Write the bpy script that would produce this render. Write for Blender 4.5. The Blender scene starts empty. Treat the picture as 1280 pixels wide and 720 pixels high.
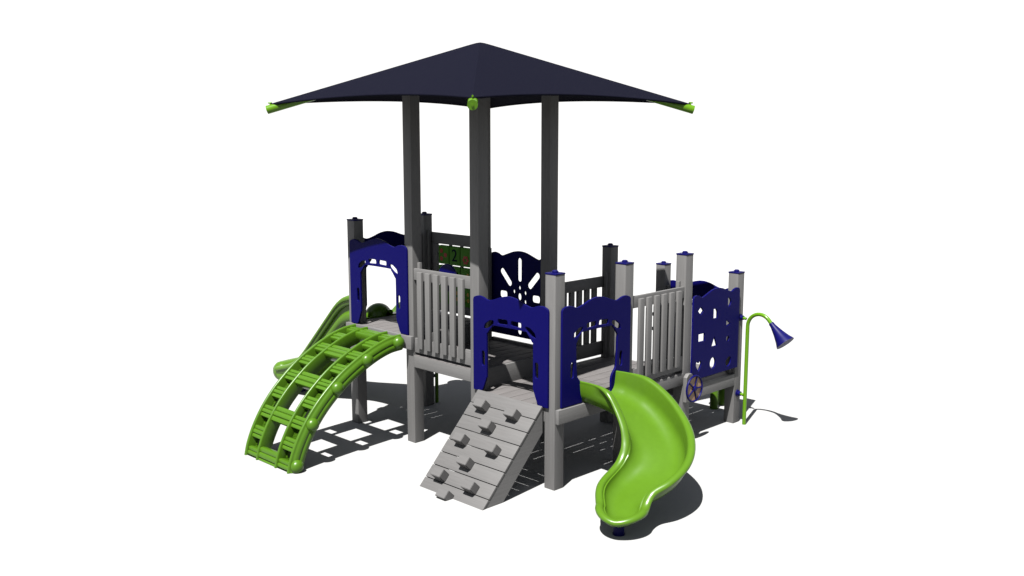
import bpy, bmesh, math, random
from mathutils import Vector, Matrix
random.seed(4)
sc = bpy.context.scene
COL = sc.collection
W = 0.1265            # post width
H = W / 2
# ------------------------------------------------------------------ materials
def new_mat(name, rgb, rough=0.5, spec=0.5, var=0.0, scale=(8, 8, 8), bump=0.0, bscale=60.0, coat=0.0, coords='Object'):
    m = bpy.data.materials.new(name); m.use_nodes = True
    nt = m.node_tree; b = nt.nodes['Principled BSDF']
    b.inputs['Base Color'].default_value = (*rgb, 1)
    b.inputs['Roughness'].default_value = rough
    b.inputs['Specular IOR Level'].default_value = spec
    if coat:
        b.inputs['Coat Weight'].default_value = coat; b.inputs['Coat Roughness'].default_value = 0.12
    tc = nt.nodes.new('ShaderNodeTexCoord')
    mp = nt.nodes.new('ShaderNodeMapping'); mp.inputs['Scale'].default_value = scale
    nt.links.new(tc.outputs[coords], mp.inputs['Vector'])
    if var:
        nz = nt.nodes.new('ShaderNodeTexNoise'); nz.inputs['Scale'].default_value = 1.0
        nz.inputs['Detail'].default_value = 5; nz.inputs['Roughness'].default_value = 0.65
        nt.links.new(mp.outputs['Vector'], nz.inputs['Vector'])
        cr = nt.nodes.new('ShaderNodeValToRGB')
        cr.color_ramp.elements[0].position = 0.3; cr.color_ramp.elements[1].position = 0.7
        cr.color_ramp.elements[0].color = (*[c * (1 - var) for c in rgb], 1)
        cr.color_ramp.elements[1].color = (*[c * (1 + var) for c in rgb], 1)
        nt.links.new(nz.outputs['Fac'], cr.inputs['Fac'])
        nt.links.new(cr.outputs['Color'], b.inputs['Base Color'])
    if bump:
        n2 = nt.nodes.new('ShaderNodeTexNoise'); n2.inputs['Scale'].default_value = bscale / max(scale)
        n2.inputs['Detail'].default_value = 4
        nt.links.new(mp.outputs['Vector'], n2.inputs['Vector'])
        bp = nt.nodes.new('ShaderNodeBump'); bp.inputs['Strength'].default_value = bump
        bp.inputs['Distance'].default_value = 0.002
        nt.links.new(n2.outputs['Fac'], bp.inputs['Height'])
        nt.links.new(bp.outputs['Normal'], b.inputs['Normal'])
    return m

GREY = (0.0660, 0.0645, 0.0640)
M = {
 'grey_v': new_mat('grey_lumber_upright', GREY, 0.62, 0.3, 0.10, (90, 90, 3), 0.35, 90),
 'grey_x': new_mat('grey_lumber_along', GREY, 0.62, 0.3, 0.10, (3, 90, 90), 0.35, 90),
 'grey_y': new_mat('grey_lumber_across', GREY, 0.62, 0.3, 0.10, (90, 3, 90), 0.35, 90),
 'deck': new_mat('grey_deck_board', (0.056, 0.052, 0.0515), 0.7, 0.3, 0.22, (60, 4, 60), 0.6, 120),
 'wall_plank': new_mat('grey_wall_plank', (0.0490, 0.0475, 0.0472), 0.65, 0.3, 0.10, (4, 70, 70), 0.5, 110),
 'blue': new_mat('navy_sheet_plastic', (0.0014, 0.0011, 0.036), 0.5, 0.04, 0.05, (30, 30, 30), 0.10, 200),
 'blue_cap': new_mat('navy_cap_plastic', (0.0018, 0.0016, 0.036), 0.42, 0.08),
 'green': new_mat('lime_moulded_plastic', (0.033, 0.074, 0.0040), 0.31, 0.22, 0.04, (14, 14, 14), 0.15, 160),
 'green_tex': new_mat('lime_textured_plastic', (0.027, 0.066, 0.0030), 0.34, 0.22, 0.05, (14, 14, 14), 0.30, 140),
 'green_metal': new_mat('lime_coated_metal', (0.044, 0.105, 0.0030), 0.25, 0.22),
 'fabric': new_mat('navy_shade_fabric', (0.0027, 0.0028, 0.0061), 0.95, 0.02, 0.06, (220, 220, 220), 0.3, 400),
 'dark_post': new_mat('dark_grey_upright', GREY, 0.62, 0.3, 0.10, (90, 90, 3), 0.35, 90),
 'tan': new_mat('tan_sheet_plastic', (0.150, 0.094, 0.054), 0.5, 0.3, 0.08, (40, 40, 40)),
 'tile': new_mat('green_tile_plastic', (0.034, 0.110, 0.010), 0.5, 0.08, 0.05, (30, 30, 30)),
 'red': new_mat('red_mark', (0.19, 0.012, 0.008), 0.5, 0.3),
 'yellow': new_mat('yellow_mark', (0.22, 0.13, 0.01), 0.5, 0.3),
 'ink': new_mat('dark_mark', (0.004, 0.006, 0.014), 0.9, 0.0),
 'black': new_mat('black_steel', (0.004, 0.004, 0.006), 0.4, 0.4),
 'ground': new_mat('pale_floor_sheet', (0.18, 0.18, 0.18), 0.9, 0.0, 0.01, (2, 2, 2)),
}
# ------------------------------------------------------------------ object helpers
WPOS = {}
def thing(name, label, cat, loc, group=None):
    o = bpy.data.objects.new(name, None); COL.objects.link(o)
    o.empty_display_size = 0.2
    o.location = loc; o['label'] = label; o['category'] = cat
    if group: o['group'] = group
    WPOS[o.name] = Vector(loc)
    return o
def finish(name, me, mats, parent=None, label=None, origin=None, smooth=False):
    """me is in world coordinates: its origin moves to the base of its bounds"""
    vs = [v.co for v in me.vertices]
    if origin is None:
        mn = Vector((min(v.x for v in vs), min(v.y for v in vs), min(v.z for v in vs)))
        mx = Vector((max(v.x for v in vs), max(v.y for v in vs), max(v.z for v in vs)))
        c = (mn + mx) / 2; c.z = mn.z
    else: c = Vector(origin)
    me.transform(Matrix.Translation(-c))
    me.name = name
    for m in (mats if isinstance(mats, (list, tuple)) else [mats]): me.materials.append(M[m])
    if smooth:
        for p in me.polygons: p.use_smooth = True
        me.set_sharp_from_angle(angle=math.radians(smooth))
    o = bpy.data.objects.new(name, me); COL.objects.link(o)
    WPOS[o.name] = c
    if parent is not None:
        o.parent = parent; o.location = c - WPOS[parent.name]
    else: o.location = c
    if label: o['label'] = label
    return o
def part(name, bm, mats, parent=None, label=None, smooth=30, origin=None):
    bmesh.ops.recalc_face_normals(bm, faces=bm.faces)
    me = bpy.data.meshes.new(name); bm.to_mesh(me); bm.free()
    return finish(name, me, mats, parent, label, origin, smooth)
def copy_part(src, shift, parent):
    o = src.copy(); COL.objects.link(o); o.parent = parent
    WPOS[o.name] = WPOS[src.name] + Vector(shift)
    o.location = WPOS[o.name] - WPOS[parent.name]
    return o
def box(bm, x0, x1, y0, y1, z0, z1, bev=0.004, mi=0, mat=None):
    b = bmesh.new(); bmesh.ops.create_cube(b, size=1)
    for v in b.verts:
        v.co = Vector(((x0 + x1) / 2 + v.co.x * (x1 - x0), (y0 + y1) / 2 + v.co.y * (y1 - y0), (z0 + z1) / 2 + v.co.z * (z1 - z0)))
    if bev: bmesh.ops.bevel(b, geom=b.edges[:], offset=bev, segments=2, profile=0.6, affect='EDGES')
    join(bm, b, mi, mat)
def join(bm, b, mi=0, mat=None):
    for f in b.faces: f.material_index = mi
    if mat is not None: bmesh.ops.transform(b, matrix=mat, verts=b.verts)
    me = bpy.data.meshes.new('t'); b.to_mesh(me); b.free(); bm.from_mesh(me); bpy.data.meshes.remove(me)
def tube(bm, pts, r, n=16, mi=0, cap=True):
    """pts list of Vectors, r number or list"""
    pts = [Vector(p) for p in pts]; N = len(pts)
    rs = r if isinstance(r, (list, tuple)) else [r] * N
    b = bmesh.new(); rings = []
    t0 = (pts[1] - pts[0]).normalized()
    up = Vector((0, 0, 1)) if abs(t0.z) < 0.9 else Vector((1, 0, 0))
    u = t0.cross(up).normalized()
    for i in range(N):
        t = (pts[min(i + 1, N - 1)] - pts[max(i - 1, 0)]).normalized()
        u = (u - t * u.dot(t)).normalized(); v = t.cross(u)
        rings.append([b.verts.new(pts[i] + rs[i] * (u * math.cos(2 * math.pi * k / n) + v * math.sin(2 * math.pi * k / n))) for k in range(n)])
    for i in range(N - 1):
        for k in range(n):
            b.faces.new((rings[i][k], rings[i][(k + 1) % n], rings[i + 1][(k + 1) % n], rings[i + 1][k]))
    if cap:
        b.faces.new(rings[0][::-1]); b.faces.new(rings[-1])
    join(bm, b, mi)
def sphere(bm, c, r, sx=1, sy=1, sz=1, mi=0, seg=20):
    b = bmesh.new(); bmesh.ops.create_uvsphere(b, u_segments=seg, v_segments=seg // 2, radius=r)
    for v in b.verts: v.co = Vector((c[0] + v.co.x * sx, c[1] + v.co.y * sy, c[2] + v.co.z * sz))
    join(bm, b, mi)
def lerp(a, b, t): return a + (b - a) * t
def interp(tab, t):
    for (a, va), (b, vb) in zip(tab, tab[1:]):
        if t <= b:
            k = (t - a) / (b - a); k = max(0, min(1, k))
            return lerp(va, vb, k)
    return tab[-1][1]
def crom(pts, n=8, closed=True):
    """smooth closed outline through the points; a 3rd item 1 keeps a hard corner"""
    out = []; N = len(pts)
    for i in range(N if closed else N - 1):
        p1 = pts[i]; p2 = pts[(i + 1) % N]
        p0 = pts[(i - 1) % N] if (closed or i > 0) else p1
        p3 = pts[(i + 2) % N] if (closed or i < N - 2) else p2
        if len(p1) > 2 and p1[2]: p0 = p1
        if len(p2) > 2 and p2[2]: p3 = p2
        both = (len(p1) > 2 and p1[2]) and (len(p2) > 2 and p2[2])
        m = 1 if both else n
        for k in range(m):
            t = k / m
            q = []
            for a in (0, 1):
                q.append(0.5 * (2 * p1[a] + (p2[a] - p0[a]) * t + (2 * p0[a] - 5 * p1[a] + 4 * p2[a] - p3[a]) * t * t + (3 * p1[a] - p0[a] - 3 * p2[a] + p3[a]) * t ** 3))
            out.append(tuple(q))
    if not closed: out.append(tuple(pts[-1][:2]))
    return out
def sheet_mesh(loops, thick, bev):
    """flat sheet with holes -> mesh, local x=s, y=z, thickness along z, centred"""
    cu = bpy.data.curves.new('sheet', 'CURVE'); cu.dimensions = '2D'; cu.fill_mode = 'BOTH'
    cu.extrude = thick / 2 - bev; cu.bevel_depth = bev; cu.bevel_resolution = 2; cu.offset = -bev
    for lp in loops:
        sp = cu.splines.new('POLY'); sp.points.add(len(lp) - 1)
        for p, q in zip(sp.points, lp): p.co = (q[0], q[1], 0, 1)
        sp.use_cyclic_u = True
    o = bpy.data.objects.new('sheet', cu); COL.objects.link(o)
    dg = bpy.context.evaluated_depsgraph_get(); dg.update()
    me = bpy.data.meshes.new_from_object(o.evaluated_get(dg))
    bpy.data.objects.remove(o); bpy.data.curves.remove(cu)
    me.materials.clear()
    return me
def mirror(pts): return [(1 - p[0],) + tuple(p[1:]) for p in pts[::-1]]
def ell(cx, cz, rx, rz, n=20, rot=0):
    o = []
    for k in range(n):
        a = 2 * math.pi * k / n; x = rx * math.cos(a); z = rz * math.sin(a)
        o.append((cx + x * math.cos(rot) - z * math.sin(rot), cz + x * math.sin(rot) + z * math.cos(rot)))
    return o
def slot(x0, z0, x1, z1, w, n=7):
    d = Vector((x1 - x0, z1 - z0)); L = d.length; a = math.atan2(d.y, d.x); o = []
    for k in range(n + 1):
        t = a - math.pi / 2 + math.pi * k / n; o.append((x1 + w * math.cos(t), z1 + w * math.sin(t)))
    for k in range(n + 1):
        t = a + math.pi / 2 + math.pi * k / n; o.append((x0 + w * math.cos(t), z0 + w * math.sin(t)))
    return o
def quadhole(pts, r=0.012):
    """small hole with rounded corners"""
    o = []; N = len(pts)
    for i in range(N):
        p = Vector(pts[i]); a = (Vector(pts[i - 1]) - p); b = (Vector(pts[(i + 1) % N]) - p)
        ra = min(r, a.length * .45); rb = min(r, b.length * .45)
        pa = p + a.normalized() * ra; pb = p + b.normalized() * rb
        for k in range(5):
            t = k / 4
            q = (1 - t) ** 2 * pa + 2 * t * (1 - t) * p + t * t * pb
            o.append((q.x, q.y))
    return o
# frames: place a local sheet (s, z) on a side of the structure
def place_y(me, x0, y, z0):       # s along +x, faces -y
    me.transform(Matrix(((1, 0, 0, x0), (0, 0, -1, y), (0, 1, 0, z0), (0, 0, 0, 1))))
def place_x(me, x, y0, z0):       # s along +y, faces +x
    me.transform(Matrix(((0, 0, 1, x), (1, 0, 0, y0), (0, 1, 0, z0), (0, 0, 0, 1))))

# ------------------------------------------------------------------ the setting
def make_ground():
    bm = bmesh.new()
    c = Vector((1.5, 1.0, 0)); vd = Vector((-0.706, 0.708, 0)); sd = Vector((vd.y, -vd.x, 0))
    prof = [(-9.5, 0), (0, 0), (5, 0)]
    R = 7.0; amax = math.radians(60)  # added backdrop: sheet sweeps up behind, tilted to catch the sun and go white
    for k in range(1, 25):
        a = amax * k / 24
        prof.append((5 + R * math.sin(a), R * (1 - math.cos(a))))
    px, pz = prof[-1]
    prof.append((px + 9 * math.cos(amax), pz + 9 * math.sin(amax)))
    prev = None
    for d, z in prof:
        row = [bm.verts.new(c + vd * d + sd * s + Vector((0, 0, z))) for s in (-22, 22)]
        if prev: bm.faces.new((prev[0], prev[1], row[1], row[0]))
        prev = row
    bmesh.ops.recalc_face_normals(bm, faces=bm.faces)
    for f in bm.faces:
        if f.normal.z < 0: f.normal_flip()
    me = bpy.data.meshes.new('ground'); bm.to_mesh(me); bm.free()
    o = finish('ground', me, 'ground', None, None, (0, 0, 0), 80)
    o['kind'] = 'structure'
make_ground()

# ------------------------------------------------------------------ the play structure
root = thing('play_structure', 'grey, navy and lime green playground climbing structure with slides under a dark pyramid shade', 'play structure', (1.5, 1.5, 0))
DA, DL, DG, DJ = 1.155, 0.96, 0.765, 0.575     # deck heights

# posts ------------------------------------------------------------
def post(x, y, h, cap=True):
    bm = bmesh.new(); box(bm, x - H, x + H, y - H, y + H, 0, h, 0.006)
    p = part('post' if cap else 'canopy_post', bm, 'grey_v', root)
    if cap:
        bm = bmesh.new()
        box(bm, x - H - .003, x + H + .003, y - H - .003, y + H + .003, h - .004, h + .012, 0.004)
        tube(bm, [(x, y, h + .010), (x, y, h + .026), (x, y, h + .034)], [0.030, 0.029, 0.020], 14)
        part('post_cap', bm, 'blue_cap', p)
    return p
for x, y in ((0, 0), (0, 1)): post(x, y, 2.305)
for x, y in ((3, 0), (3, 1), (3, 2), (2, 2)): post(x, y, 2.012)
for x, y in ((2, 3), (3, 3)): post(x, y, 1.718)
CTOP = 4.167; CE = 3.552; CA = 1.508; SL = (CTOP - CE) / CA
for x, y in ((1, 0), (2, 0), (1, 1), (2, 1)): post(x, y, CTOP - SL * .5 - .09, False)

# decks ------------------------------------------------------------
def deck(x0, x1, y0, y1, z):
    bm = bmesh.new(); n = 7; g = 0.0068; w = (x1 - x0) / n
    for i in range(n):
        box(bm, x0 + i * w + g / 2, x0 + (i + 1) * w - g / 2, y0, y1, z - .024, z, 0.002)
    for yy in (y0 + .10, (y0 + y1) / 2, y1 - .10):
        box(bm, x0 + .02, x1 - .02, yy - .019, yy + .019, z - .125, z - .0245, 0.003)
    return part('deck', bm, 'deck', root)
deck(-.060, .995, -.060, 1.060, DA)
deck(1.005, 1.995, -.060, 1.060, DL)
deck(2.005, 3.060, -.060, .998, DG)
deck(2.005, 3.060, 1.002, 1.995, DG)
deck(2.005, 3.060, 2.005, 3.060, DJ)
def beam(x0, x1, y0, y1, z0, z1, mat):
    bm = bmesh.new(); box(bm, x0, x1, y0, y1, z0, z1, 0.004); return part('deck_beam', bm, mat, root)
T = .038
# front row
beam(H + .001, 1 - H - .001, -H, -H + T, DA - .125, DA - .002, 'grey_x')
beam(1 + H + .001, 2 - H - .001, -H, -H + T, DL - .130, DL - .006, 'grey_x')
beam(2 + H + .001, 3 - H - .001, -H, -H + T, DG - .130, DG - .004, 'grey_x')
beam(-H - .012, 1 + H + .006, -H - .042, -H - .001, DA - .135, DA + .006, 'grey_x')     # outer board at the climber
# right row
beam(3 + H + .001, 3 + H + .042, -H + .006, 1 + H - .006, DG - .130, DG + .004, 'grey_y')      # outer board at the slide
beam(3 + H - T, 3 + H, 1 + H + .001, 2 - H - .001, DG - .130, DG - .004, 'grey_y')
beam(3 + H - T, 3 + H, 2 + H + .001, 3 - H - .001, DJ - .130, DJ + .004, 'grey_y')
# back rows
beam(H + .001, 1 - H - .001, 1 + H - T, 1 + H, DA - .125, DA - .004, 'grey_x')
beam(1 + H + .001, 2 - H - .001, 1 + H - T + .036, 1 + H + .036, DL - .130, DL + .030, 'grey_x')
beam(2 - H, 2 - H + T, 1 + H + .001, 2 - H - .001, DG - .130, DG - .004, 'grey_y')
beam(2 - H, 2 - H + T, 2 + H + .001, 3 - H - .001, DJ - .130, DJ - .004, 'grey_y')
beam(2 + H + .001, 3 - H - .001, 3 + H - T, 3 + H, DJ - .130, DJ - .004, 'grey_x')
beam(-H, -H + T, H + .001, 1 - H - .001, DA - .125, DA - .004, 'grey_y')
# risers between the decks
def riser(x0, x1, y0, y1, z0, z1, mat):
    bm = bmesh.new(); box(bm, x0, x1, y0, y1, z0, z1, 0.003); return part('step_riser', bm, mat, root)
riser(.998, 1.036, H + .001, 1 - H - .001, DL + .001, DA - .003, 'grey_y')
riser(1.998, 2.036, H + .001, 1 - H - .001, DG + .001, DL - .003, 'grey_y')
riser(2 + H + .001, 3 - H - .001, 1.998, 2.036, DJ + .001, DG - .003, 'grey_x')

# cleats + guard rails --------------------------------------------
def cleat(x, y, z0, z1):
    bm = bmesh.new(); box(bm, x - .018, x + .018, y - .018, y + .018, z0, z1, 0.003); return part('cleat', bm, 'grey_v', root)
def cleats_x(x0, y, dz, up=.972):
    for x in (x0 + H + .019, x0 + 1 - H - .019): cleat(x, y, dz + .002, dz + up)
def cleats_y(x, y0, dz, up=.972):
    for y in (y0 + H + .019, y0 + 1 - H - .019): cleat(x, y, dz + .002, dz + up)
def guard_rail(axis, a0, c, dz, out):
    """axis 'x': runs along x from a0, at y=c; out = +1/-1 side the balusters face"""
    bm = bmesh.new()
    f = out * .052; b0, b1 = sorted((f, f - out * .030))
    bm.free(); r = None; mt = 'grey_x' if axis == 'x' else 'grey_y'
    for z0, z1 in ((.797, .917), (.030, .182)):
        bm = bmesh.new()
        if axis == 'x': box(bm, a0 + H + .002, a0 + 1 - H - .002, c + b0, c + b1, dz + z0, dz + z1, .004)
        else: box(bm, c + b0, c + b1, a0 + H + .002, a0 + 1 - H - .002, dz + z0, dz + z1, .004)
        if r is None: r = part('guard_rail', bm, mt, root)
        else: part('bottom_board', bm, mt, r)
    q0, q1 = sorted((f + out * .001, f + out * .034))
    first = None
    for i in range(6):
        s = a0 + .5 + (i - 2.5) * .126
        if first is None:
            bm = bmesh.new()
            if axis == 'x': box(bm, s - .036, s + .036, c + q0, c + q1, dz + .085, dz + .888, .006)
            else: box(bm, c + q0, c + q1, s - .036, s + .036, dz + .085, dz + .888, .006)
            first = part('baluster', bm, 'grey_v', r); s0 = s
        else:
            copy_part(first, ((s - s0), 0, 0) if axis == 'x' else (0, (s - s0), 0), r)
cleats_x(1, .016, DL); guard_rail('x', 1, 0, DL, -1)
cleats_y(2.984, 1, DG); guard_rail('y', 1, 3, DG, 1)
cleats_y(2.016, 1, DG); guard_rail('y', 1, 2, DG, -1)
cleats_x(0, -.016, DA, .93); cleats_y(.016, 0, DA, .93); cleats_x(2, -.016, DG, .9); cleats_y(3.0, 0, DG, .9)
cleats_x(0, 1.0, DA); cleats_x(1, 1.02, DL, 1.04); cleats_x(2, 3.0, DJ, .9); cleats_y(3.0, 2, DJ, .95)

# arch panels ------------------------------------------------------
half_top = [(0.004, .905), (0.018, .932), (0.075, .950), (0.14, .944), (0.215, .922), (0.30, .940), (0.40, .974)]
arch_out = [(0.004, .012, 1)] + [half_top[0] + (1,)] + half_top[1:] + [(0.5, .988)] + mirror(half_top[1:]) + [(0.996, .905, 1), (0.996, .012, 1)]
foot = [(0.885, .012, 1), (0.862, .035, 1), (0.815, .150), (0.808, .20), (0.808, .56), (0.795, .60), (0.735, .668), (0.690, .685)]
foot_b = [(0.715, .012, 1), (0.712, .155), (0.735, .215), (0.775, .262), (0.790, .32), (0.800, .56), (0.79, .60), (0.735, .668), (0.690, .685)]
arch_b = crom(arch_out + foot_b + mirror(foot_b), 6)
arch_loops = [crom(arch_out + foot + mirror(foot), 6)]
def shifted(p, q, w):
    a = Vector(p); b = Vector(q); n = Vector((-(b - a).y, (b - a).x)).normalized() * w
    return [tuple(a - n), tuple(b - n), tuple(b + n), tuple(a + n)]
for h in ([(0.152, .634), (0.220, .655), (0.290, .705), (0.290, .734), (0.236, .730), (0.168, .686)],
          [(0.345, .710), (0.482, .716), (0.474, .762), (0.345, .758)]):
    arch_loops.append(quadhole(h, .016)); arch_loops.append(quadhole(mirror(h), .016))
for s in (.145, .855): arch_loops.append(slot(s, .290, s, .396, .022))
arch_mesh = sheet_mesh(arch_loops, .022, .0035)
arch_b_mesh = sheet_mesh([arch_b] + arch_loops[1:], .022, .0035)
def arch_panel(side, a, c, dz, src=arch_mesh):
    me = src.copy()
    if side == 'y': place_y(me, a, c, dz)
    else: place_x(me, c, a, dz)
    finish('arch_panel', me, 'blue', root, None, None, 35)
arch_panel('y', 0, -H - .014, DA)
arch_panel('y', 2, -H - .014, DG)
arch_panel('x', 0, 3 + H + .014, DG, arch_b_mesh)
arch_panel('x', 0, -H - .014, DA)
arch_panel('y', 2, 3 + H + .014, DJ)

# solid panels -----------------------------------------------------
solid_top = [(0.055, .955), (0.070, .985), (0.115, .996), (0.17, .985), (0.225, .966), (0.32, .995), (0.41, 1.024)]
solid_out = [(0.055, .085, 1), (0.055, .955, 1)] + solid_top[1:] + [(0.5, 1.034)] + mirror(solid_top[1:]) + [(0.945, .955, 1), (0.945, .085, 1)]
solid = crom(solid_out, 6)
sun = [solid, ell(.5, .535, .028, .040)]
for x0_, z0_, x1_, z1_, w_ in ((.5, .730, .5, .930, .031), (.5, .145, .5, .340, .031), (.235, .790, .345, .672, .036), (.765, .790, .655, .672, .036),
                              (.235, .280, .345, .398, .036), (.765, .280, .655, .398, .036)):
    sun.append(slot(x0_, z0_, x1_, z1_, w_))
for q in ([(.195, .497), (.312, .497), (.312, .575), (.195, .575)],): sun.append(quadhole(q, .03)); sun.append(quadhole(mirror(q), .03))
for k in range(6):
    a = math.pi / 2 + k * math.pi / 3
    sun.append(ell(.5 + .098 * math.cos(a), .535 + .098 * math.sin(a), .017, .023))
me = sheet_mesh(sun, .022, .0035); place_y(me, 1.0, 1 + H + .014, DL)
finish('sun_panel', me, 'blue', root, 'navy panel cut with a sunburst of slots', None, 35)
shapes = [solid]
shapes.append([(.145, .826), (.195, .778), (.245, .818), (.195, .866)])                                   # diamond
shapes.append([(.438, .705), (.512, .705), (.512, .770), (.490, .806), (.438, .812)])                    # pentagon-like door
shapes.append(crom([(.712, .800, 1), (.712, .905, 1), (.752, .890), (.772, .852), (.752, .815)], 6))      # half moon
shapes.append([(.165, .488), (.281, .488), (.281, .572), (.165, .572)])                                   # square
shapes.append([(.415, .400), (.520, .400), (.467, .512)])                                                 # triangle
shapes.append([(.690, .585), (.775, .608), (.690, .660)])                                                 # wedge
shapes.append(quadhole([(.700, .425), (.745, .415), (.765, .445), (.740, .478), (.705, .465)], .01))
shapes.append(crom([(.183, .165, 1), (.132, .240), (.150, .280), (.180, .258, 1), (.212, .280), (.230, .240)], 6))  # heart
shapes.append(ell(.449, .216, .054, .062))
shapes.append(crom([(.700, .185), (.735, .130), (.790, .150), (.805, .215), (.760, .235)], 6))
me = sheet_mesh(shapes, .022, .0035); place_x(me, 3 + H + .014, 2.0, DJ)
finish('shape_panel', me, 'blue', root, 'navy panel cut with small geometric shapes', None, 35)

# picture tile panel -----------------------------------------------
bm = bmesh.new()
yb = 1.045
for z0, z1 in ((.030, .170), (.822, .950)):
    box(bm, H + .002, 1 - H - .002, yb - .015, yb + .015, DA + z0, DA + z1, .004)
for zz in (.235, .4675, .700): tube(bm, [(.19, yb, DA + zz), (.82, yb, DA + zz)], .008, 8, 1)
for xa, xb in ((H + .002, .188), (.812, 1 - H - .002)): box(bm, xa, xb, yb - .014, yb + .014, DA + .171, DA + .821, .003)
for r in range(4):
    for xs in (.410, .600):
        box(bm, xs - .020, xs + .020, yb - .010, yb + .010, DA + .1085 + r * .2325, DA + .1285 + r * .2325, .002, 1)
tp = part('tile_panel', bm, ['grey_x', 'black'], root)
def text_bm(bm, txt, c, size, mi):
    cu = bpy.data.curves.new('txt', 'FONT'); cu.body = txt; cu.size = size; cu.align_x = 'CENTER'; cu.align_y = 'CENTER'; cu.extrude = .002
    o = bpy.data.objects.new('txt', cu); COL.objects.link(o)
    dg = bpy.context.evaluated_depsgraph_get(); dg.update()
    me = bpy.data.meshes.new_from_object(o.evaluated_get(dg)); bpy.data.objects.remove(o); bpy.data.curves.remove(cu)
    b = bmesh.new(); b.from_mesh(me); bpy.data.meshes.remove(me)
    bmesh.ops.transform(b, matrix=Matrix(((1, 0, 0, c[0]), (0, 0, -1, c[1]), (0, 1, 0, c[2]), (0, 0, 0, 1))), verts=b.verts)
    join(bm, b, mi)
def dotm(bm, c, r, mi):
    tube(bm, [(c[0], c[1] + .003, c[2]), (c[0], c[1] - .002, c[2])], r, 12, mi)
for r in range(3):
    for k in range(3):
        bm = bmesh.new(); x = .315 + k * .190; z = DA + .235 + r * .2325
        box(bm, x - .089, x + .089, yb - .028, yb + .028, z - .108, z + .108, .008)
        yf = yb - .030
        if r == 2 and k == 0:
            for dx, dz in ((-.035, .045), (.035, .0), (-.035, -.045)): dotm(bm, (x + dx, yf, z + dz), .027, 1)
        elif r == 2 and k == 1: text_bm(bm, '2', (x, yf, z), .20, 3)
        elif r == 2 and k == 2:
            for q in range(6): dotm(bm, (x + .035 * math.cos(q * 1.047), yf, z - .03 + .035 * math.sin(q * 1.047)), .018, 1)
        elif r == 1: 
            dotm(bm, (x - .03, yf, z), .022, (3, 1, 2)[k]); dotm(bm, (x + .035, yf, z + .03), .022, (1, 3, 2)[k])
        else:
            for dx, dz in ((-.035, .035), (.035, .04), (-.03, -.04), (.04, -.03)): dotm(bm, (x + dx, yf, z + dz), .022, 2)
        part('picture_tile', bm, ['tile', 'red', 'yellow', 'ink'], tp)

# steering wheels --------------------------------------------------
def wheel(c, axis, R, backdir):
    """axis: outward unit vector; backdir distance to the mount"""
    c = Vector(c); ax = Vector(axis); u = Vector((0, 0, 1)); v = ax.cross(u)
    bm = bmesh.new()
    ring = [c + R * .93 * (u * math.cos(2 * math.pi * k / 40) + v * math.sin(2 * math.pi * k / 40)) for k in range(40)]
    b = bmesh.new(); n = 10; rr = .010; rows = []
    for k, p in enumerate(ring):
        d = (p - c).normalized()
        rows.append([b.verts.new(p + rr * (d * math.cos(2 * math.pi * j / n) + ax * 1.2 * math.sin(2 * math.pi * j / n))) for j in range(n)])
    for k in range(40):
        for j in range(n):
            b.faces.new((rows[k][j], rows[k][(j + 1) % n], rows[(k + 1) % 40][(j + 1) % n], rows[(k + 1) % 40][j]))
    join(bm, b)
    w = part('steering_wheel', bm, 'blue_cap', root, None, 40)
    bm = bmesh.new(); tube(bm, [c - ax * .012, c - ax * .004], R * .93, 40); part('wheel_disc', bm, 'tan' if ax.x > .5 else 'blue_cap', w, None, 40)
    bm = bmesh.new()
    tube(bm, [c - ax * backdir, c + ax * .012, c + ax * .022], [.030, .030, .020], 18)
    part('hub', bm, 'blue_cap', w, None, 40)
    for k in range(5):
        a = math.pi / 2 + .35 + 2 * math.pi * k / 5
        d = u * math.sin(a) + v * math.cos(a); e = ax.cross(d)
        bm = bmesh.new()
        m = Matrix(((d.x, e.x, ax.x, c.x), (d.y, e.y, ax.y, c.y), (d.z, e.z, ax.z, c.z), (0, 0, 0, 1)))
        box(bm, .02, R * .93, -.007, .007, -.008, .008, .003, 0, m)
        part('spoke', bm, 'blue_cap', w)
wheel((3.165, 2.0, .603), (1, 0, 0), .148, .05)
wheel((1.478, .055, 1.81), (0, 1, 0), .142, .08)
bm = bmesh.new()
me = sheet_mesh([[(-.062, 0), (.062, 0), (.062, .265), (.025, .300), (-.025, .300), (-.062, .265)]], .045, .004)
place_x(me, 3 + H + .024, 2.0, .452); finish('wheel_bracket', me, 'grey_v', root, None, None, 30); bm.free()

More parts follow.
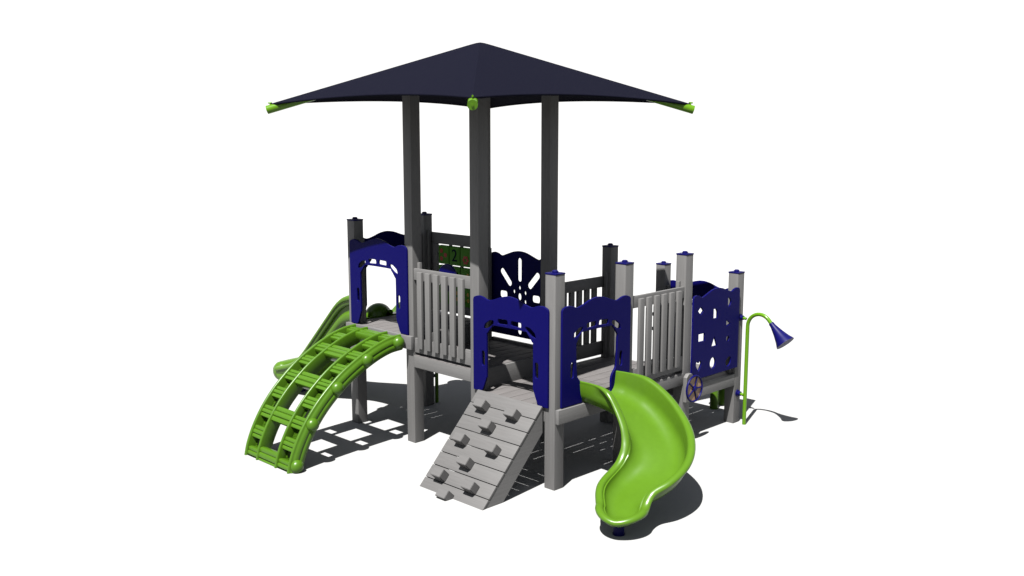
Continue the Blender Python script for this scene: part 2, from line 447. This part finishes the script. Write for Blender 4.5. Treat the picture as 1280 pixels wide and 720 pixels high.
# talk tubes -------------------------------------------------------
def talk_tube(px, py, post_c, aim, ztop):
    bm = bmesh.new(); a = Vector((aim[0], aim[1], 0)).normalized(); R = .150
    pts = [Vector((px, py, 0)), Vector((px, py, .6)), Vector((px, py, ztop - R))]
    for k in range(1, 15):
        t = math.radians(142) * k / 14
        pts.append(Vector((px, py, ztop - R)) + a * (R * (1 - math.cos(t))) + Vector((0, 0, R * math.sin(t))))
    d = (pts[-1] - pts[-2]).normalized(); pts.append(pts[-1] + d * .06)
    tube(bm, pts, .0215, 16)
    t = part('talk_tube', bm, 'green_metal', root, 'lime talk tube with a navy horn' , 40)
    e = pts[-1]; bm = bmesh.new()
    prof = [(-.03, .028), (.0, .030), (.02, .034), (.10, .055), (.18, .082), (.225, .103), (.240, .108), (.240, .098), (.20, .076), (.10, .040), (.06, .02)]
    tube(bm, [e + d * s for s, r in prof], [r for s, r in prof], 28)
    part('horn', bm, 'blue_cap', t, None, 35)
    pc = Vector((post_c[0], post_c[1], 0)); dv = (Vector((px, py, 0)) - pc).normalized()
    for z in (ztop - .065, .345):
        bm = bmesh.new(); s = pc + dv * (H + .001) + Vector((0, 0, z))
        tube(bm, [s, s + dv * .012], .040, 18); tube(bm, [s + dv * .012, s + dv * .045], .026, 16)
        part('clamp', bm, 'blue_cap', t, None, 40)
        bm = bmesh.new(); tube(bm, [s + dv * .045, Vector((px, py, z - .008)) - dv * .021], .016, 12)
        part('stub', bm, 'green_metal', t, None, 40)
talk_tube(3.166, 3.0, (3, 3), (1, 0), 1.283)
talk_tube(0.01, 1.150, (0, 1), (-1, .75), 1.283)

# shade canopy -----------------------------------------------------
def sag(t): return .150 * 4 * t * (1 - t)
bm = bmesh.new(); NS = 28; NR = 14; cx, cy = 1.5, .5
def canopy_pt(side, t, r):
    e = Vector((-CA + 2 * CA * t, -CA + sag(t), 0))
    e = Matrix.Rotation(side * math.pi / 2, 3, 'Z') @ e
    zt = CE + SL * sag(t)
    p = Vector((e.x * r, e.y * r, CTOP + (zt - CTOP) * r))
    if r < .035: p.z -= (.035 - r) ** 2 * 6
    return Vector((cx, cy, 0)) + p
outer = {}
def cv(bm, cache, key, p):
    k = (round(p.x, 5), round(p.y, 5), round(p.z, 5))
    if k not in cache: cache[k] = bm.verts.new(p)
    return cache[k]
cache = {}
rr_ = [0, .02, .05, .1] + [.1 + .9 * k / NR for k in range(1, NR + 1)]
for s in range(4):
    for i in range(NS):
        for j in range(len(rr_) - 1):
            ps = [canopy_pt(s, i / NS, rr_[j]), canopy_pt(s, (i + 1) / NS, rr_[j]), canopy_pt(s, (i + 1) / NS, rr_[j + 1]), canopy_pt(s, i / NS, rr_[j + 1])]
            vs = []
            for p in ps:
                v = cv(bm, cache, None, p)
                if v not in vs: vs.append(v)
            if len(vs) > 2:
                try: bm.faces.new(vs)
                except ValueError: pass
bmesh.ops.recalc_face_normals(bm, faces=bm.faces)
for f in bm.faces:
    if f.normal.z < 0: f.normal_flip()
sol = bmesh.ops.solidify(bm, geom=bm.faces[:], thickness=.008)
can = part('shade_canopy', bm, 'fabric', root, None, 18)
bm = bmesh.new()
for s in range(4):
    pts = []
    for i in range(NS + 1):
        pts.append(canopy_pt(s, i / NS, .995) - Vector((0, 0, .008)))
    tube(bm, pts, .010, 8)
part('edge_hem', bm, 'fabric', can)
for k, (dx, dy) in enumerate(((-1, -1), (1, -1), (1, 1), (-1, 1))):
    bm = bmesh.new(); d = Vector((dx, dy, -SL)).normalized(); nn = Vector((dx, dy, 1 / SL * 2)).normalized()
    off = Vector((0, 0, -.052))
    top = Vector((cx, cy, CTOP)) + off
    def on(a): return Vector((cx + dx * a, cy + dy * a, CTOP - SL * a)) + off
    tube(bm, [on(.02), on(.8), on(CA + .020)], .043, 18)
    arm = part('frame_arm', bm, 'green_metal', can, None, 40)
    bm = bmesh.new()
    q = on(CA + .001); 
    tube(bm, [q + Vector((0, 0, .03)), q + Vector((0, 0, .060))], .008, 10)
    tube(bm, [q + Vector((-dx * .012, -dy * .012, .064)), q + Vector((dx * .016, dy * .016, .061))], .008, 10)
    part('corner_hook', bm, 'green_metal', can, None, 40)
    bm = bmesh.new(); e = on(CA + .020); o = Vector((dx, dy, -SL)).normalized()
    tube(bm, [e + o * .0005, e + o * .006], .0435, 18)
    tube(bm, [e + o * .006, e + o * .012], .012, 10)
    part('end_plug', bm, 'green_metal', can, None, 40)

# climbing wall ----------------------------------------------------
p0 = Vector((0, -.098, .792)); dn = Vector((0, -.755, -.787)).normalized(); no = Vector((0, -dn.z * -1, 0))
no = Vector((0, dn.z, -dn.y)).normalized()
if no.z < 0: no = -no
LW = 1.105
frame = Matrix(((1, 0, 0, 0), (0, dn.y, no.y, p0.y), (0, dn.z, no.z, p0.z), (0, 0, 0, 1)))   # local: x, down, out
bm = bmesh.new(); x0, x1 = 2.083, 2.940
edges = [.0, .148, .290, .432, .571, .710, .851, .990, LW]
for a, b in zip(edges, edges[1:]): box(bm, x0, x1, a + .0038, b - .0038, -.020, 0, .002, 0, frame)
cw = part('climbing_wall', bm, 'wall_plank', root)
for xs in (x0 + .003, x1 - .041):
    bm = bmesh.new(); prof = []
    # a sloping side board cut level with the ground and plumb at the top
    topf = p0 + dn * .01 - no * .021; botf = p0 + dn * 1.088 - no * .021
    th = .165
    k = (0 - botf.z) / dn.z
    g0 = botf + dn * k; g0.z = 0.0
    back = topf - no * th
    kk = (0 - back.z) / dn.z; g1 = back + dn * kk
    tb = Vector((0, -.088, 0)); kt = (tb.y - topf.y) / dn.y; t1 = topf + dn * kt; kb = (tb.y - back.y) / dn.y; t2 = back + dn * kb
    poly = [topf if topf.y < tb.y else t1, g0, g1, t2]
    vs0 = [bm.verts.new((xs, p.y, max(p.z, .001))) for p in poly]; vs1 = [bm.verts.new((xs + .038, p.y, max(p.z, .001))) for p in poly]
    bm.faces.new(vs0); bm.faces.new(vs1[::-1])
    for i in range(4): bm.faces.new((vs0[i], vs0[(i + 1) % 4], vs1[(i + 1) % 4], vs1[i]))
    bmesh.ops.bevel(bm, geom=bm.edges[:], offset=.003, segments=1, affect='EDGES')
    part('side_board', bm, 'grey_y', cw)
for hx, hd in ((2.223, .212), (2.640, .217), (2.433, .396), (2.220, .595), (2.645, .598), (2.433, .793), (2.222, .980), (2.643, .992), (2.420, 1.148)):
    bm = bmesh.new(); b = bmesh.new(); bmesh.ops.create_cube(b, size=1)
    for v in b.verts:
        X, Y, Z = v.co
        v.co = Vector((hx + (X + .5) * .130, hd - .085 + (Y + .5) * .085, .001 + (Z + .5) * .095))
    bmesh.ops.bevel(b, geom=b.edges[:], offset=.004, segments=2, affect='EDGES')
    join(bm, b, 0, frame)
    part('hand_hold', bm, 'wall_plank', cw)

# arch climber -----------------------------------------------------
# side profile of the rails: (y, z) of the top edge
top_prof = [(-.125, 1.172), (-.28, 1.158), (-.44, 1.115), (-.60, 1.050), (-.76, .970), (-.92, .872), (-1.08, .745), (-1.22, .610), (-1.345, .455), (-1.445, .290), (-1.515, .130), (-1.548, .0)]
prof = crom(top_prof, 5, False)
def prof_frame(i):
    a = Vector(prof[max(i - 1, 0)]); b = Vector(prof[min(i + 1, len(prof) - 1)])
    t = (b - a).normalized(); return Vector(prof[i]), t, Vector((t.y, -t.x)) if Vector((t.y, -t.x)).y < 0 else Vector((-t.y, t.x))
RAILX = (.125, .345, .690, .915); DEPTH = .170
def rail_bm(x, th, depth, ribs, side):
    bm = bmesh.new(); rows = []
    # section: (offset along x, depth inwards)
    e = th / 2
    rnd = [(-e, .016), (-e * .85, .007), (-e * .5, .0015), (0, 0), (e * .5, .0015), (e * .85, .007), (e, .016)]
    if ribs:
        sec = rnd + [(e + .001, .026), (e + .010, .034), (e + .019, .050), (e + .022, .066), (e + .023, .080), (e + .018, .086), (e + .018, .090), (e + .025, .096), (e + .027, .118), (e + .024, .138), (e + .012, .156), (e - .004, depth), (-e, depth)]
        if side < 0: sec = [(-a, b) for a, b in sec]
    else: sec = rnd + [(e, depth - .012), (e * .5, depth), (-e * .5, depth), (-e, depth - .012)]
    for i in range(len(prof)):
        p, t, n = prof_frame(i)
        row = []
        for sx, dd in sec:
            q = p + n * dd
            row.append(bm.verts.new((x + sx, q.x, max(q.y, .002))))
        rows.append(row)
    m = len(sec)
    for r0, r1 in zip(rows, rows[1:]):
        for k in range(m): bm.faces.new((r0[k], r0[(k + 1) % m], r1[(k + 1) % m], r1[k]))
    bm.faces.new(rows[0]); bm.faces.new(rows[-1][::-1])
    bmesh.ops.remove_doubles(bm, verts=bm.verts[:], dist=.0005)
    return bm
clm = part('arch_climber', rail_bm(RAILX[0], .034, DEPTH, True, -1), 'green_tex', root, None, 50)
for x, rb in ((RAILX[1], 0), (RAILX[2], 0)):
    part('side_rail', rail_bm(x, .029, DEPTH * .92, False, 0), 'green_tex', clm, None, 50)
part('side_rail', rail_bm(RAILX[3], .034, DEPTH, True, 1), 'green_tex', clm, None, 50)
arc = [0]
for a, b in zip(prof, prof[1:]): arc.append(arc[-1] + (Vector(b) - Vector(a)).length)
def at_arc(s):
    for i in range(len(arc) - 1):
        if arc[i + 1] >= s:
            k = (s - arc[i]) / (arc[i + 1] - arc[i]); p = Vector(prof[i]).lerp(Vector(prof[i + 1]), k)
            t = (Vector(prof[i + 1]) - Vector(prof[i])).normalized()
            n = Vector((t.y, -t.x)); n = n if n.y < 0 else -n
            return p, t, n
    i = len(arc) - 2; t = (Vector(prof[-1]) - Vector(prof[-2])).normalized(); n = Vector((t.y, -t.x)); n = n if n.y < 0 else -n
    return Vector(prof[-1]), t, n
LA = arc[-1]
def rung(name, xa, xb, s, w, d0, thick):
    """a moulded block with three flat ribs on top"""
    p, t, n = at_arc(s); bm = bmesh.new(); dep = thick * 1.5
    r3 = w / 6; g = .011
    prof_ = []
    for k in (-1, 0, 1):
        c = k * w / 3; lift = .008 if k == 0 else .016
        prof_ += [(c - r3 * .86, lift + g), (c - r3 * .74, lift + .003), (c - r3 * .5, lift), (c + r3 * .5, lift), (c + r3 * .74, lift + .003), (c + r3 * .86, lift + g)]
    prof_ += [(w / 2, .045), (w * .47, dep * .7), (w * .33, dep), (-w * .33, dep), (-w * .47, dep * .7), (-w / 2, .045)]
    rows = []
    for xx, sc_ in ((xa, .97), (xa + .010, 1.0), (xb - .010, 1.0), (xb, .97)):
        row = []
        for a, b in prof_:
            q = p + t * a * sc_ + n * (d0 + b)
            row.append(bm.verts.new((xx, q.x, max(q.y, .004))))
        rows.append(row)
    m = len(prof_)
    for r0, r1 in zip(rows, rows[1:]):
        for k in range(m): bm.faces.new((r0[k], r0[(k + 1) % m], r1[(k + 1) % m], r1[k]))
    bm.faces.new(rows[0]); bm.faces.new(rows[-1][::-1])
    part(name, bm, 'green_tex', clm, None, 35)
NR_ = 9
for k in range(NR_):
    s = .070 + k * (LA - .108) / (NR_ - 1)
    rung('rung', RAILX[0] + .013, RAILX[1] - .011, s, .132, .010, .080)
    rung('rung', RAILX[2] + .011, RAILX[3] - .013, s, .132, .010, .080)
for k in range(5):
    s = .095 + k * (LA - .155) / 4
    rung('wide_rung', RAILX[1] + .012, RAILX[2] - .012, s, .165, .004, .085)
def back_plate(xa, xb):
    bm = bmesh.new(); n = 150; rows = []
    for k in range(n + 1):
        p, t, q = at_arc(.02 + (LA - .04) * k / n); c = p + q * .100
        rows.append([bm.verts.new((x, c.x, max(c.y, .004))) for x in (xa, lerp(xa, xb, .16), lerp(xa, xb, .84), xb)])
    pitch = (LA - .120) / (NR_ - 1)
    for k in range(n):
        sk = .02 + (LA - .04) * (k + .5) / n
        ph = ((sk - .070) / pitch) % 2
        for j in range(3):
            if j == 1 and abs(ph - 1.5) < .20: continue
            bm.faces.new((rows[k][j], rows[k][j + 1], rows[k + 1][j + 1], rows[k + 1][j]))
    bmesh.ops.solidify(bm, geom=bm.faces[:], thickness=.012)
    part('back_plate', bm, 'green_tex', clm, None, 40)
back_plate(RAILX[0] + .012, RAILX[1] - .010); back_plate(RAILX[2] + .010, RAILX[3] - .012)
for xk, sgn in ((RAILX[3] + .020, 1),):
    for k in range(5):
        s = .06 + k * (LA - .14) / 4
        p, t, n = at_arc(s); c = p + n * .075; bm = bmesh.new()
        sphere(bm, (xk + sgn * .022, c.x, c.y), .068, .82, 1, 1)
        part('knob', bm, 'green_tex', clm, None, 60)

# slides -----------------------------------------------------------
def half_section(w, h, fil, rim, th):
    """one half of the trough: from the middle of the floor out, up, over the rim and back underneath"""
    fil = min(fil, w * .8); fh = min(fil, h); o = []
    for k in range(4): o.append(((w - fil) * k / 4, 0))
    for k in range(9):
        a = math.pi / 2 * k / 8
        o.append((w - fil + fil * math.sin(a), fh * (1 - math.cos(a))))
    o.append((w + .006, lerp(fh, h, .5))); o.append((w + .012, max(h, fh + .001)))
    c = w + .012 + rim * .95
    for k in range(1, 10):
        a = math.pi * (1 - 1.15 * k / 9)
        o.append((c + rim * .95 * math.cos(a), h + rim * .8 * math.sin(a)))
    yb = h - rim * .9
    o.append((w + .006 + th, max(yb - .01, -th * .4)))
    for k in range(7):
        a = math.pi / 2 * k / 6
        o.append((w - fil + (fil + th) * math.cos(a) * (1 - .0 * k), min(fh - (fh + th) * math.sin(a), max(yb - .012, -th * .5))))
    for k in (3, 2, 1, 0): o.append(((w - fil) * k / 4, -th))
    return o
def trough(secs, th=.030, rim0=.030, lip=0.0, lip_h=.03):
    bm = bmesh.new(); rows = []
    up = Vector((0, 0, 1))
    for s in secs:
        rim = s.get('rim', rim0)
        l = half_section(s['wl'], s['hl'], s['fl'], rim, th); r = half_section(s['wr'], s['hr'], s['fr'], rim, th)
        loop = [(a, b) for a, b in l] + [(-a, b) for a, b in r[::-1][1:-1]]
        rows.append([bm.verts.new(s['pos'] + s['left'] * a + up * b) for a, b in loop])
    m = len(rows[0])
    for a, b in zip(rows, rows[1:]):
        for k in range(m): bm.faces.new((a[k], a[(k + 1) % m], b[(k + 1) % m], b[k]))
    bm.faces.new(rows[0])
    if not lip: bm.faces.new(rows[-1][::-1])
    else:                                       # a rounded bowl closes the end
        s = secs[-1]; L = s['left']; fwd = Vector((L.y, -L.x, 0)); rim = s.get('rim', rim0); prev = None; n = 28
        for k in range(n + 1):
            a = math.pi * k / n; ca, sa = math.cos(a), math.sin(a)
            wside = s['wl'] if ca > 0 else s['wr']; hs = s['hl'] if ca > 0 else s['hr']
            e = 2.05
            w = 1 / ((abs(ca) / wside) ** e + (abs(sa) / lip) ** e) ** (1 / e)
            q = abs(ca) ** 1.3
            h = lerp(lip_h, hs, q)
            dirv = L * ca + fwd * sa
            sec = half_section(w, h, s['fl'], rim, th)
            row = [bm.verts.new(s['pos'] + dirv * x + up * z) for x, z in sec]
            if prev:
                for i in range(len(row) - 1):
                    try: bm.faces.new((prev[i], prev[i + 1], row[i + 1], row[i]))
                    except ValueError: pass
            prev = row
        bmesh.ops.remove_doubles(bm, verts=bm.verts[:], dist=.0004)
    return bm
def cub(tab, t):
    n = len(tab) - 1; x = min(max(t * n, 0), n - 1e-9); i = int(x); k = x - i
    p = lambda q: tab[min(max(q, 0), n)]
    p0, p1, p2, p3 = p(i - 1), p(i), p(i + 1), p(i + 2)
    return .5 * (2 * p1 + (p2 - p0) * k + (2 * p0 - 5 * p1 + 4 * p2 - p3) * k * k + (3 * p1 - p0 - 3 * p2 + p3) * k ** 3)
HD = (0, -.09, 0.028, 0.26, 0.524, 0.909, 1.309, 1.542, 1.393, 1.078)
SZ = (0.779, 0.762, 0.715, 0.619, 0.506, 0.395, 0.302, 0.240, 0.195, 0.140)
SHL = (0.207, 0.223, 0.239, 0.238, 0.228, 0.21, 0.181, 0.151, 0.124, 0.072)
SHR = (0.2, 0.213, 0.207, 0.183, 0.155, 0.131, 0.114, 0.105, 0.098, 0.080)
SWL = (0.297, 0.309, 0.319, 0.319, 0.322, 0.334, 0.347, 0.321, 0.249, 0.222)
SWR = (0.234, 0.249, 0.258, 0.26, 0.253, 0.257, 0.279, 0.288, 0.248, 0.165)
NSEC = 84; SLEN = 1.643; out = []; pos = Vector((3.076, .5)); END = HD[-1]
for k in range(NSEC + 1):
    t = k / NSEC; th = cub(HD, t)
    if k: pos = pos + Vector((math.cos(th), -math.sin(th))) * (SLEN / NSEC)
    left = Vector((math.sin(th), math.cos(th), 0))
    rim = lerp(.012, .038, min(1, max(0, (t - .10) / .12)))
    out.append(dict(pos=Vector((pos.x, pos.y, cub(SZ, t))), left=left, wl=cub(SWL, t) - .012 - rim * 1.4, wr=cub(SWR, t) - .012 - rim * .95,
                    hl=cub(SHL, t), hr=cub(SHR, t), fl=.13, fr=.12, rim=rim))
bm = trough(out, lip=.150, lip_h=.026)
spiral = part('spiral_slide', bm, 'green', root, None, 60)
e = out[-1]; fw = Vector((math.cos(END), -math.sin(END), 0))
bm = bmesh.new(); fp = e['pos'] + fw * .02
tube(bm, [(fp.x, fp.y, 0), (fp.x, fp.y, e['pos'].z - .02)], .045, 20); tube(bm, [(fp.x, fp.y, .0), (fp.x, fp.y, .010)], .052, 20)
part('foot_post', bm, 'blue_cap', spiral, None, 40)

# double slide at the far left
def smooth_tab(tab, t):
    e = .05; return (interp(tab, t - e) + 2 * interp(tab, t) + interp(tab, t + e)) / 4
out = []
zs = [(0, 1.165), (.10, 1.15), (.20, 1.08), (.66, .34), (.76, .225), (.86, .185), (1, .175)]
for k in range(49):
    t = k / 48; x = -.085 - 1.73 * t; z = smooth_tab(zs, t)
    for nm in (0,): pass
    h = smooth_tab([(0, .25), (.5, .215), (.75, .20), (.92, .15), (1, .11)], t)
    far = smooth_tab([(0, .14), (.12, .10), (.5, .10), (1, .08)], t)
    out.append((x, z, h, far, smooth_tab([(0, .02), (.15, .03), (.3, .10), (1, .10)], t)))
bm = bmesh.new()
for yc in (.285, .715):
    ss = [dict(pos=Vector((x, yc, z)), left=Vector((0, -1, 0)), wl=.165 if yc < .5 else .19, wr=.19 if yc < .5 else .165,
               hl=h if yc < .5 else mid, hr=mid if yc < .5 else far, fl=.09, fr=.09) for x, z, h, far, mid in out]
    b = trough(ss, rim0=.046); join(bm, b)
ds = part('double_slide', bm, 'green', root, None, 40)
bm = bmesh.new(); x, z, h, far, mid = out[-1]
pts = [Vector((x - .05 - .05 * math.sin(math.pi * k / 24), .075 + .85 * k / 24, z + .060)) for k in range(25)]
tube(bm, pts, [.125 * math.sqrt(max(.02, 1 - max(0, abs(k - 12) - 9.5) ** 2 / 7)) for k in range(25)], 20)
part('exit_lip', bm, 'green', ds, None, 60)
bm = bmesh.new(); sphere(bm, (-.215, .455, DA - .02), 1.0, .13, .175, .155, 0, 32)
part('divider_hood', bm, 'green', ds, None, 60)
for nm, ys, dz0, ry, rz in (('side_flange', .072, -.028, .030, .052), ('side_bulge', .100, None, .055, .065)):
    bm = bmesh.new(); b = bmesh.new(); rows = []
    for x, z, h, far, mid in out:
        zc = z + h + dz0 if dz0 is not None else z + .030
        rows.append([b.verts.new((x, ys + ry * math.copysign(abs(math.cos(q)) ** .7, math.cos(q)), zc + rz * math.sin(q))) for q in [2 * math.pi * k / 16 for k in range(16)]])
    for r0, r1 in zip(rows, rows[1:]):
        for k in range(16): b.faces.new((r0[k], r0[(k + 1) % 16], r1[(k + 1) % 16], r1[k]))
    b.faces.new(rows[0]); b.faces.new(rows[-1][::-1]); join(bm, b)
    part(nm, bm, 'green', ds, None, 60)
for yy in (.285, .715):
    bm = bmesh.new(); tube(bm, [(-1.62, yy, 0), (-1.62, yy, .17)], .045, 16)
    part('foot_post', bm, 'blue_cap', ds, None, 40)

for z in (.93, 1.107):
    bm = bmesh.new(); box(bm, 2 - H - .050, 2 - H - .001, 2.95, 2.99, z - .022, z + .022, .004); part('bracket', bm, 'black', root)
# stepping pods behind the low deck --------------------------------
def pod(x, y, h, r, label):
    t = thing('stepping_pod', label, 'stepping pod', (x, y, 0), 'stepping pods behind the low deck')
    bm = bmesh.new(); tube(bm, [(x, y, 0), (x, y, h - .05)], r, 20); part('pod_leg', bm, 'green', t, None, 40)
    bm = bmesh.new(); tube(bm, [(x, y, h - .06), (x, y, h - .055), (x, y, h - .02), (x, y, h - .006), (x, y, h)], [.07, .10, .115, .105, .08], 28); part('pod_top', bm, 'green', t, None, 50)
pod(2.56, 3.31, .42, .050, 'bright lime pod leg nearest the low deck, seen under its beam')
pod(2.535, 3.575, .27, .100, 'shaded dark green pod behind the bright pod leg')

# ------------------------------------------------------------------ camera
cd = bpy.data.cameras.new('camera'); cam = bpy.data.objects.new('camera', cd); COL.objects.link(cam)
cd.sensor_width = 36; cd.lens = 34.96; cd.clip_end = 200
cam.location = (8.9753, -6.5493, 3.3019)
cam.rotation_euler = (math.radians(90 - 9.1013), 0, math.radians(134.892 - 90))
sc.camera = cam
# ------------------------------------------------------------------ light
sd = Vector((-.37, 1.0, -1.88)).normalized()
sl = bpy.data.lights.new('sun', 'SUN'); so = bpy.data.objects.new('sun', sl); COL.objects.link(so)
sl.energy = 5.0; sl.angle = math.radians(.5); sl.color = (1, .985, .955)
so.rotation_euler = sd.to_track_quat('-Z', 'Y').to_euler(); so.location = (4, -3, 8)
w = bpy.data.worlds.new('World'); sc.world = w; w.use_nodes = True
nt = w.node_tree; bg = nt.nodes['Background']
sky = nt.nodes.new('ShaderNodeTexSky'); sky.sky_type = 'NISHITA'; sky.sun_disc = False
tos = -sd
sky.sun_elevation = math.asin(tos.z); sky.sun_rotation = math.atan2(tos.x, tos.y)
hs = nt.nodes.new('ShaderNodeHueSaturation'); hs.inputs['Saturation'].default_value = .40
nt.links.new(sky.outputs['Color'], hs.inputs['Color']); nt.links.new(hs.outputs['Color'], bg.inputs['Color']); bg.inputs['Strength'].default_value = .028
sc.view_settings.view_transform = 'Standard'; sc.view_settings.look = 'None'
sc.view_settings.exposure = 2.06; sc.view_settings.gamma = 1.0
